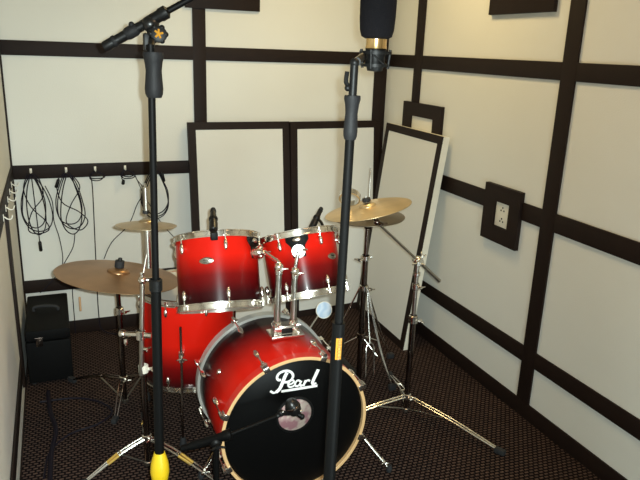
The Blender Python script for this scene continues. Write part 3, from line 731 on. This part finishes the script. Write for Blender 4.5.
# right stand
rx, ry = (0.731, -2.780, 1.146)[:2]; rx -= .023
rt = thing('microphone_stand', 'black straight microphone stand with amber label standing in front of the bass drum', 'mic stand', (rx, ry, 0))
rz = lambda p: p[2]
zc2 = rz((0.737, -2.764, 1.135)); zg0 = rz((0.781, -2.673, 1.543)); zg1 = rz((0.787, -2.650, 1.623)); zt2 = rz((0.795, -2.636, 1.676))
MB().rod((rx, ry, zc2), (rx, ry, zg0 + .02), .0086, n=16).build('upper_tube', M['tube'], rt)
MB().rod((rx, ry, .14), (rx, ry, zc2 + .05), .0128, n=20).build('lower_tube', M['tube'], rt)
grip_shape((rx, ry, (zg0 + zg1) / 2), (0, 0, 1), (zg1 - zg0) * .98, .0130).build('grip', M['grip'], rt)
MB().rod((rx, ry, zg1 - .01), (rx, ry, zt2 + .006), .0075, n=14).build('top_tube', M['black'], rt)
mb = MB(); mb.tube([V((rx - .006, ry, zg1 + .012)), V((rx - .016, ry - .004, zg1 + .022)), V((rx - .015, ry - .004, zg1 + .040))], .004, n=8, smooth=4); mb.ball((rx - .012, ry - .004, zg1 + .012), .006); mb.build('lever', M['black'], rt)
z0l, z1l = rz((0.729, -2.769, 1.110)), rz((0.733, -2.755, 1.156))
MB().lathe([(.0131, z0l), (.0134, z0l + .0005), (.0134, z1l - .0005), (.0131, z1l)], (rx, ry, 0), (0, 0, 1), 10, a0=math.radians(0), a1=math.radians(80))
lab = MB(); m = 8; A0, A1 = math.radians(232), math.radians(284)
rows = [[lab.bm.verts.new((rx + .0133 * math.cos(A0 + (A1 - A0) * k / m), ry + .0133 * math.sin(A0 + (A1 - A0) * k / m), z)) for k in range(m + 1)] for z in (z0l, z1l)]
for k in range(m): lab.face((rows[0][k], rows[0][k + 1], rows[1][k + 1], rows[1][k]))
lo = lab.build('amber_label', M['amber'], rt)
def text_mesh(txt, size, font_bold=False):
    cu = bpy.data.curves.new('t', 'FONT'); cu.body = txt; cu.size = size; cu.align_x = 'CENTER'; cu.align_y = 'CENTER'
    o = bpy.data.objects.new('t', cu); me = bpy.data.meshes.new_from_object(o); bpy.data.objects.remove(o); return me
try:
    me = text_mesh('HERCULES', .0108)
    for v in me.vertices:       # run the word down the tube, wrapped round it
        u, w_ = v.co.x, v.co.y
        a = math.radians(260) + w_ / .0136
        v.co = V((.0136 * math.cos(a), .0136 * math.sin(a), -u * 1.0))
    cz = (z0l + z1l) / 2
    to = bpy.data.objects.new('label_text', me); COL.objects.link(to); me.materials.clear(); me.materials.append(M['gloss']); to.parent = lo
    off = V(lo['_o']); 
    for v in me.vertices: v.co += V((rx, ry, cz)) - off
except Exception as ex: print('text', ex)
foot_legs(rt, (rx, ry, .50), math.radians(30), .38)
rt.rotation_euler = (0, .0137, 0); rx += .023

# condenser microphone in its shock mount
mc = V((0.832, -2.660, 1.686))
sm = thing('condenser_microphone', 'large condenser microphone with black foam windscreen on the right stand', 'microphone', mc)
zt = mc.z
up = V((0, 0, 1))
mb = MB(); mb.lathe([(0, -.026), (.015, -.025), (.0185, -.012), (.0195, .005), (.021, .020), (0, .020)], mc, up, 24); mb.build('mic_base', M['black'], sm)
MB().lathe([(0, .014), (.0195, .014), (.0215, .018), (.0205, .024), (.0205, .040), (0, .040)], mc, up, 28).build('gold_band', M['gold'], sm)
fo = MB().lathe([(0, .036), (.022, .036), (.030, .040), (.0335, .052), (.035, .075), (.0355, .11), (.034, .15), (.028, .175), (.016, .190), (0, .194)], mc, up, 32).build('windscreen', M['foamblk'], sm)
mb = MB()
for z, r in ((.010, .030), (-.014, .026)): mb.lathe([(r - .003, -.003), (r + .002, -.003), (r + .002, .003), (r - .003, .003), (r - .003, -.003)], mc + up * z, up, 28)
for k in range(4):
    a = PI / 4 + k * PI / 2; o = V((math.cos(a), math.sin(a), 0)); mb.rod(mc + o * .030 + up * .016, mc + o * .026 - up * .020, .003, n=8)
    mb.tube([mc + o * .030 + up * .012, mc + V((math.cos(a + .6), math.sin(a + .6), 0)) * .019 - up * .002, mc + V((math.cos(a + 1.2), math.sin(a + 1.2), 0)) * .027 - up * .014], .0016, n=6)
mb.tube([mc + V((-.028, 0, .002)), V((rx + .004, ry, zt2 + .004))], .0075, n=12)
mb.ball(V((rx, ry, zt2 + .002)), .0088); mb.build('shock_mount', M['black'], sm)

# ------------------------------------------------------------------ drum microphones
def clip_mic(name, label, base, tip, back, r=.012, gooseneck=None):
    base, tip, back = V(base), V(tip), V(back)
    t = thing(name, label, 'microphone', base, 'clip-on drum microphones')
    d = (back - tip).normalized(); L_ = (back - tip).length
    MB().lathe([(0, 0), (r * .8, .001), (r * 1.05, .006), (r * 1.08, L_ * .35), (r * .9, L_ * .5), (r * .72, L_ * .85), (r * .6, L_), (0, L_)], tip, d, 18).build('body', M['gloss'], t)
    mb = MB(); mid = tip.lerp(back, .55); mb.tube([base, base.lerp(mid, .5) + V((.004, 0, .006)), mid], .006, n=10, smooth=4); mb.box(base, (.026, .022, .030), None, .004); mb.ball(mid, r * 1.15); mb.build('clip', M['black'], t)
    mb = MB(); mb.ball(back, r * .7); mb.lathe([(r * .62, 0), (r * .78, .002), (r * .78, .008), (r * .62, .010)], back - d * .014, d, 16); mb.build('end_cap', M['grip'], t)
    return t
clip_mic('tom_microphone', 'black clip microphone standing on the rim of the left rack tom', (0.757, -1.566, 1.016), (0.761, -1.541, 1.028), (0.783, -1.442, 1.084), .0155)
clip_mic('tom_microphone', 'tilted black clip microphone on the rim of the right rack tom', (1.214, -1.537, 0.998), (1.173, -1.499, 0.994), (1.232, -1.455, 1.064), .0135)

# kick microphone on short boom stand
kx, ky = (0.664, -1.960, 0.402)[:2]
kt = thing('kick_microphone_stand', 'low black boom stand reaching across the bass drum front', 'mic stand', (kx, ky, 0))
kz = (0.664, -1.960, 0.402)[2]
MB().rod((kx, ky, .012), (kx, ky, kz), .011, n=16).build('pole', M['tube'], kt)
MB().lathe([(0, 0), (.115, 0), (.120, .004), (.118, .010), (.03, .018), (.016, .030), (0, .030)], (kx, ky, .0006), (0, 0, 1), 36).build('round_base', M['black'], kt)
kb0 = V((0.551, -1.930, 0.381)); kb1 = V((0.714, -1.970, 0.429)); kb2 = V((0.886, -1.950, 0.453))
mb = MB(); d = (kb1 - kb0); mb.lathe([(0, 0), (.010, 0), (.012, .006), (.012, .03), (.0155, .04), (.0155, d.length - .03), (.019, d.length - .025), (.019, d.length), (0, d.length + .004)], kb0, d.normalized(), 18); mb.build('boom_sleeve', M['tube'], kt)
MB().rod(kb1, kb2, .006, n=12).build('boom_rod', M['tube'], kt)
mb = MB(); mb.ball((kx, ky, kz), .022); wingnut(mb, (kx, ky - .025, kz), (0, -1, 0), .014); mb.build('joint', M['black'], kt)
km = V((0.954, -1.925, 0.461))
kk_ = thing('kick_microphone', 'round black microphone in front of the bass drum port', 'microphone', km)
MB().lathe([(0, -.030), (.018, -.028), (.026, -.015), (.027, .005), (.022, .022), (.012, .032), (0, .034)], km, (-.35, .15, .9), 24).build('body', M['gloss'], kk_)
mb = MB(); mb.lathe([(.0265, -.004), (.0285, -.002), (.0285, .004), (.0265, .006)], km, (-.35, .15, .9), 24); mb.build('band', M['dkchrome'], kk_)
mb = MB(); q = V((0.900, -1.950, 0.462)); mb.tube([kb2, q, km + V((-.012, -.004, -.02))], .009, n=10); mb.ball(q, .013); mb.rod(km + V((.0, 0, -.02)), km + V((.028, -.01, -.035)), .008); mb.ball(km + V((.032, -.012, -.038)), .010); mb.build('clip', M['black'], kk_)
for p in ((0.900, -1.972, 0.479), (0.967, -1.972, 0.469)): MB().ball(p, .0042).build('screw', M['chrome'], kk_)

# pale blue disc behind the bass drum
db = V((1.291, -1.390, 0.580))
mb = MB(); mb.lathe([(0, -.003), (.034, -.003), (.037, -.001), (.037, .001), (.034, .003), (0, .003)], (0, 0, 0), (0.0, -1, .25), 32)
o = mb.build('round_sign', M['disc'], None, origin=(0, 0, 0)); o.location = db; tag(o, 'small round pale blue disc on the rear hoop of the bass drum', 'disc')
mb = MB(); mb.lathe([(.0355, -.0035), (.0385, -.0035), (.0385, .0035), (.0355, .0035), (.0355, -.0035)], (0, 0, 0), (0.0, -1, .25), 32)
rm = mb.build('rim', M['whiteplastic'], None, origin=(0, 0, 0)); rm.parent = o
hd = (V((BC.x, 0, BC.z)) - V((db.x, 0, db.z))); gap = hd.length - .292; hd.normalize()
st = MB().tube([hd * .034, hd * .045 + V((0, -.004, 0)), hd * (gap + .002) + V((0, -.025, 0))], .0035, n=8).build('stem', M['chrome'], None, origin=(0, 0, 0)); st.parent = o

# ------------------------------------------------------------------ black case at the left
cs = thing('equipment_case', 'black vinyl case with chrome latch standing in the left rear corner', 'case', (0.125, -0.35, 0))
x0, x1, y0, y1, zt_ = 0.022, 0.232, -0.60, -0.09, 0.300
MB().boxr((x0, y0, .012), (x1, y1, .238), bev=.010).build('body', M['case'], cs)
MB().boxr((x0, y0, .243), (x1, y1, zt_), bev=.010).build('lid', M['case'], cs)
mb = MB()
for x in (x0 + .02, x1 - .02):
    for y in (y0 + .03, y1 - .03): mb.rod((x, y, .0005), (x, y, .014), .012)
mb.build('feet', M['rubber'], cs)
mb = MB(); xm = .085; mb.boxr((xm - .016, y0 - .004, .215), (xm + .016, y0 + .001, .262), bev=.0015); mb.boxr((xm - .006, y0 - .009, .225), (xm + .006, y0 - .003, .252), bev=.002)
mb.rod((xm - .018, y0 - .005, .262), (xm + .018, y0 - .005, .262), .003); mb.build('latch', M['dkchrome'], cs)
mb = MB(); mb.tube([(.06, -.33, zt_), (.065, -.33, zt_ + .022), (.12, -.34, zt_ + .028), (.175, -.35, zt_ + .022), (.18, -.35, zt_)], .008, n=10, smooth=4); mb.build('handle', M['rubber'], cs)
mb = MB(); mb.rod((0.298, -0.080, 0.170), (0.299, -0.030, 0.239), .0065); o = mb.build('drumstick', M['stick']); 
o.location.z -= 0.0
tag(o, 'short pale wooden stick standing between the black case and back wall', 'drumstick')

# ------------------------------------------------------------------ hooks and hanging cables
def hook(p, n_, label, group):
    p = V(p); n_ = V(n_); t = thing('wall_hook', label, 'hook', p, group)
    s_ = n_.cross(V((0, 0, 1)))
    MB().box(p + n_ * .0015, [.010 + abs(n_.y) * .002, .010, .030] if abs(n_.y) > .5 else [.003, .012, .030], None, .001).build('plate', M['whiteplastic'], t)
    MB().tube([p + n_ * .004 + V((0, 0, .004)), p + n_ * .016 + V((0, 0, -.006)), p + n_ * .030 + V((0, 0, -.006)), p + n_ * .036 + V((0, 0, .010))], .0028, n=8, smooth=4).build('prong', M['whiteplastic'], t)
xs = (0.099, 0.280, 0.434, 0.598, 0.757)
desc = ('first hook from the left corner on the back rail, above the figure-eight cable', 'second hook from the left corner on the back rail, above the wide cable coil',
        'third hook from the left corner on the back rail, small cable coil', 'fourth hook from the left corner on the back rail, small cable coil',
        'last hook on the back rail, behind the left microphone stand')
for x, dsc in zip(xs, desc): hook((x, -.0125, .998), (0, -1, 0), 'cream ' + dsc, 'hooks on the back rail')
ord_ = ('nearest the corner', 'second from the corner', 'third from the corner', 'fourth from the corner', 'fifth and nearest the camera')
for i, d in enumerate(ord_): hook((.0125, -.30 - .17 * i, .985), (1, 0, 0), 'cream hook on the left wall rail, ' + d, 'hooks on the left rail')

def cable(name, label, pts_list, r=.0032, plug=None):
    """one cable made of one or more smoothed runs"""
    mb = MB()
    for P in pts_list: mb.tube(P, r, n=6, smooth=6)
    o = mb.build(name, M['cable']); tag(o, label, 'cable', 'cables hanging on the back rail')
    if plug:
        a, b = V(plug[0]), V(plug[1]); off = o.location
        mb = MB(); mb.lathe([(0, 0), (.005, .001), (.009, .008), (.0095, (b - a).length - .004), (.007, (b - a).length), (0, (b - a).length)], a - off, (b - a).normalized(), 12)
        p = mb.build('connector', M['black'], None, origin=(0, 0, 0)); p.parent = o
    return o
def loop(cx, z0, z1, w, y=-.035, lean=0.0, seed=0, tw=0.0):
    """hanging loop from (cx,z0) down to z1"""
    rnd = random.Random(seed); P = []
    m = 12
    for k in range(m + 1):
        a = 2 * PI * k / m; u = (1 - math.cos(a)) / 2
        x = cx + w / 2 * math.sin(a) * (0.35 + 0.85 * u ** .7) * (1 - tw * 2 * (u < .5)) + lean * u
        P.append(V((x + rnd.uniform(-.003, .003), y + rnd.uniform(-.006, .006), z0 + (z1 - z0) * u)))
    return P
z_h = 0.990
cable('hanging_cable', 'black cable looped in a figure eight on the first hook by the corner',
      [loop(.099, z_h, .68, .13, -.030, seed=1), loop(.102, z_h, .64, .10, -.036, .01, 2), loop(.100, z_h - .002, .66, .17, -.041, .02, 3),
       [V((.080, -.03, .985)), V((.055, -.035, .90)), V((.085, -.035, .80)), V((.150, -.035, .72)), V((.165, -.034, .665)), V((.11, -.033, .645)), V((.06, -.034, .67)), V((.085, -.034, .77)), V((.15, -.034, .86)), V((.135, -.03, .96)), V((.10, -.03, .99))],
       [V((.100, -.040, z_h)), V((.106, -.045, .8)), V((.112, -.045, .60))]], plug=((.112, -.045, .605), (.114, -.045, .545)))
cable('hanging_cable', 'black cable in a wide tangled coil on the second hook from the corner',
      [loop(.285, z_h, .66, .15, -.030, .01, 5), loop(.290, z_h, .63, .12, -.036, .0, 6), loop(.275, z_h - .002, .69, .15, -.041, .01, 7),
       [V((.270, -.03, .985)), V((.225, -.035, .93)), V((.245, -.035, .82)), V((.33, -.035, .76)), V((.375, -.034, .70)), V((.33, -.033, .65)), V((.26, -.034, .70)), V((.29, -.034, .80)), V((.345, -.034, .90)), V((.31, -.03, .97))]],
      plug=((.238, -.04, .955), (.220, -.04, .905)))
cable('hanging_cable', 'small tight cable coil on the third hook with a long straight drop',
      [loop(.436, z_h, .945, .085, -.030, .01, 8), loop(.438, z_h, .935, .075, -.036, .0, 9), [V((.40, -.03, .955)), V((.412, -.028, .90)), V((.405, -.026, .5)), V((.400, -.020, .10)), V((.42, -.05, .015)), V((.50, -.12, .008))]])
cable('hanging_cable', 'small tight cable coil on the fourth hook with a short plug end',
      [loop(.600, z_h, .950, .075, -.030, .015, 10), loop(.602, z_h, .940, .085, -.036, .01, 11), [V((.590, -.03, .975)), V((.575, -.03, .945)), V((.585, -.03, .925))]], plug=((.585, -.03, .935), (.580, -.03, .905)))
cable('hanging_cable', 'tall oval cable coil on the last hook behind the left microphone stand',
      [loop(.762, z_h, .69, .16, -.030, .0, 12), loop(.767, z_h, .705, .14, -.036, .0, 13), loop(.757, z_h, .72, .17, -.041, .0, 14)], plug=((.800, -.045, .975), (.812, -.045, .915)))
cable('loose_cable', 'thin black cable crossing the back wall from the fourth hook down to the left',
      [[V((.640, -.03, .985)), V((.66, -.022, .93)), V((.70, -.022, .86)), V((.655, -.022, .78)), V((.60, -.022, .66)), V((.50, -.022, .56)), V((.45, -.022, .46))]], r=.0025)
cable('loose_cable', 'thin black cable falling to the right behind the splash cymbal',
      [[V((.640, -.026, .985)), V((.70, -.026, .83)), V((.79, -.026, .66)), V((.90, -.026, .50)), V((.925, -.03, .30)), V((.925, -.04, .10)), V((.92, -.08, .008)), V((.88, -.25, .006))]], r=.0025)
cable('loose_cable', 'black cable hanging from the first coil down behind the ride cymbal',
      [[V((.165, -.05, .92)), V((.195, -.05, .83)), V((.195, -.05, .72)), V((.215, -.05, .62)), V((.225, -.05, .50)), V((.205, -.05, .42)), V((.13, -.05, .335)), V((.09, -.055, .30))]], r=.0028)
cable('loose_cable', 'black cable hanging from the wide coil and curling behind the black case',
      [[V((.300, -.055, .64)), V((.285, -.055, .56)), V((.24, -.055, .48)), V((.205, -.055, .42)), V((.22, -.055, .36)), V((.27, -.055, .33)), V((.262, -.06, .29)), V((.262, -.06, .02))]], r=.0028)
o = MB().tube([V(p) for p in ((0.070, -0.783, 0.006), (0.229, -0.798, 0.006), (0.341, -0.875, 0.006), (0.388, -0.986, 0.006), (0.319, -1.070, 0.006), (0.197, -1.113, 0.006), (0.113, -1.226, 0.006), (0.090, -1.402, 0.006))], .0045, n=6, smooth=6).build('floor_cable', M['cable']); tag(o, 'black cable lying in a wide bend on the carpet before the case', 'cable')
o = MB().tube([V(p) for p in ((0.107, -0.695, 0.006), (0.115, -0.875, 0.006), (0.139, -1.060, 0.006), (0.121, -1.213, 0.006), (0.112, -1.416, 0.006), (0.10, -1.75, .006))], .010, n=8, smooth=6).build('floor_cable', M['cable']); tag(o, 'thick black cable bundle running along the carpet beside the left wall', 'cable')

# ------------------------------------------------------------------ camera and light
CAMR = [[0.9258651272718941, -0.3762055260937773, 0.03525859098579588], [0.07614116235223589, 0.277155020182509, 0.9578035384061199], [0.3701030795568308, 0.8841122648872921, -0.2852528940754377]]
CAMC = V((0.23349, -3.84109, 1.7))
cam = bpy.data.cameras.new('camera'); co = bpy.data.objects.new('camera', cam); COL.objects.link(co)
r_, u_, f_ = map(V, CAMR)
m4 = Matrix((r_, u_, -f_)).transposed().to_4x4(); m4.translation = CAMC; co.matrix_world = m4
cam.sensor_width = 36; cam.lens = 643.18 / 640 * 36; cam.clip_start = .02; cam.clip_end = 50
scene.camera = co

def light(kind, name, loc, energy, col, size=.1, target=None, **kw):
    l = bpy.data.lights.new(name, kind); l.energy = energy; l.color = col
    if kind == 'AREA': l.size = size
    else: l.shadow_soft_size = size
    for k, v in kw.items(): setattr(l, k, v)
    o = bpy.data.objects.new(name, l); COL.objects.link(o); o.location = V(loc)
    if target is not None: o.rotation_euler = (V(target) - V(loc)).to_track_quat('-Z', 'Y').to_euler()
    return o
light('SPOT', 'flash', CAMC + r_ * .020 + u_ * .022 + f_ * .03, 275, (.88, 1, .98), .008, CAMC + f_ * 3 - r_ * .85 - u_ * .25, spot_size=math.radians(80), spot_blend=1)
light('AREA', 'ceiling_light', (1.6, -1.0, 2.57), 13, (1, .74, .34), .35, (1.6, -1.0, 0))
light('AREA', 'ceiling_light', (1.4, -2.7, 2.57), 9, (1, .66, .38), .5, (1.4, -2.7, 0))
light('AREA', 'low_cool_fill', (1.1, -4.25, .50), 27, (.84, 1, 1), .8, (1.05, -1.0, .05))  # added cool fill behind the camera for the lower walls; no doorway there
w = bpy.data.worlds.new('world'); scene.world = w; w.use_nodes = True
w.node_tree.nodes['Background'].inputs[0].default_value = (.5, .5, .5, 1); w.node_tree.nodes['Background'].inputs[1].default_value = .2
scene.view_settings.view_transform = 'Standard'; scene.view_settings.look = 'None'
scene.view_settings.exposure = 0; scene.view_settings.gamma = 1
for o in scene.objects:
    if '_o' in o: del o['_o']
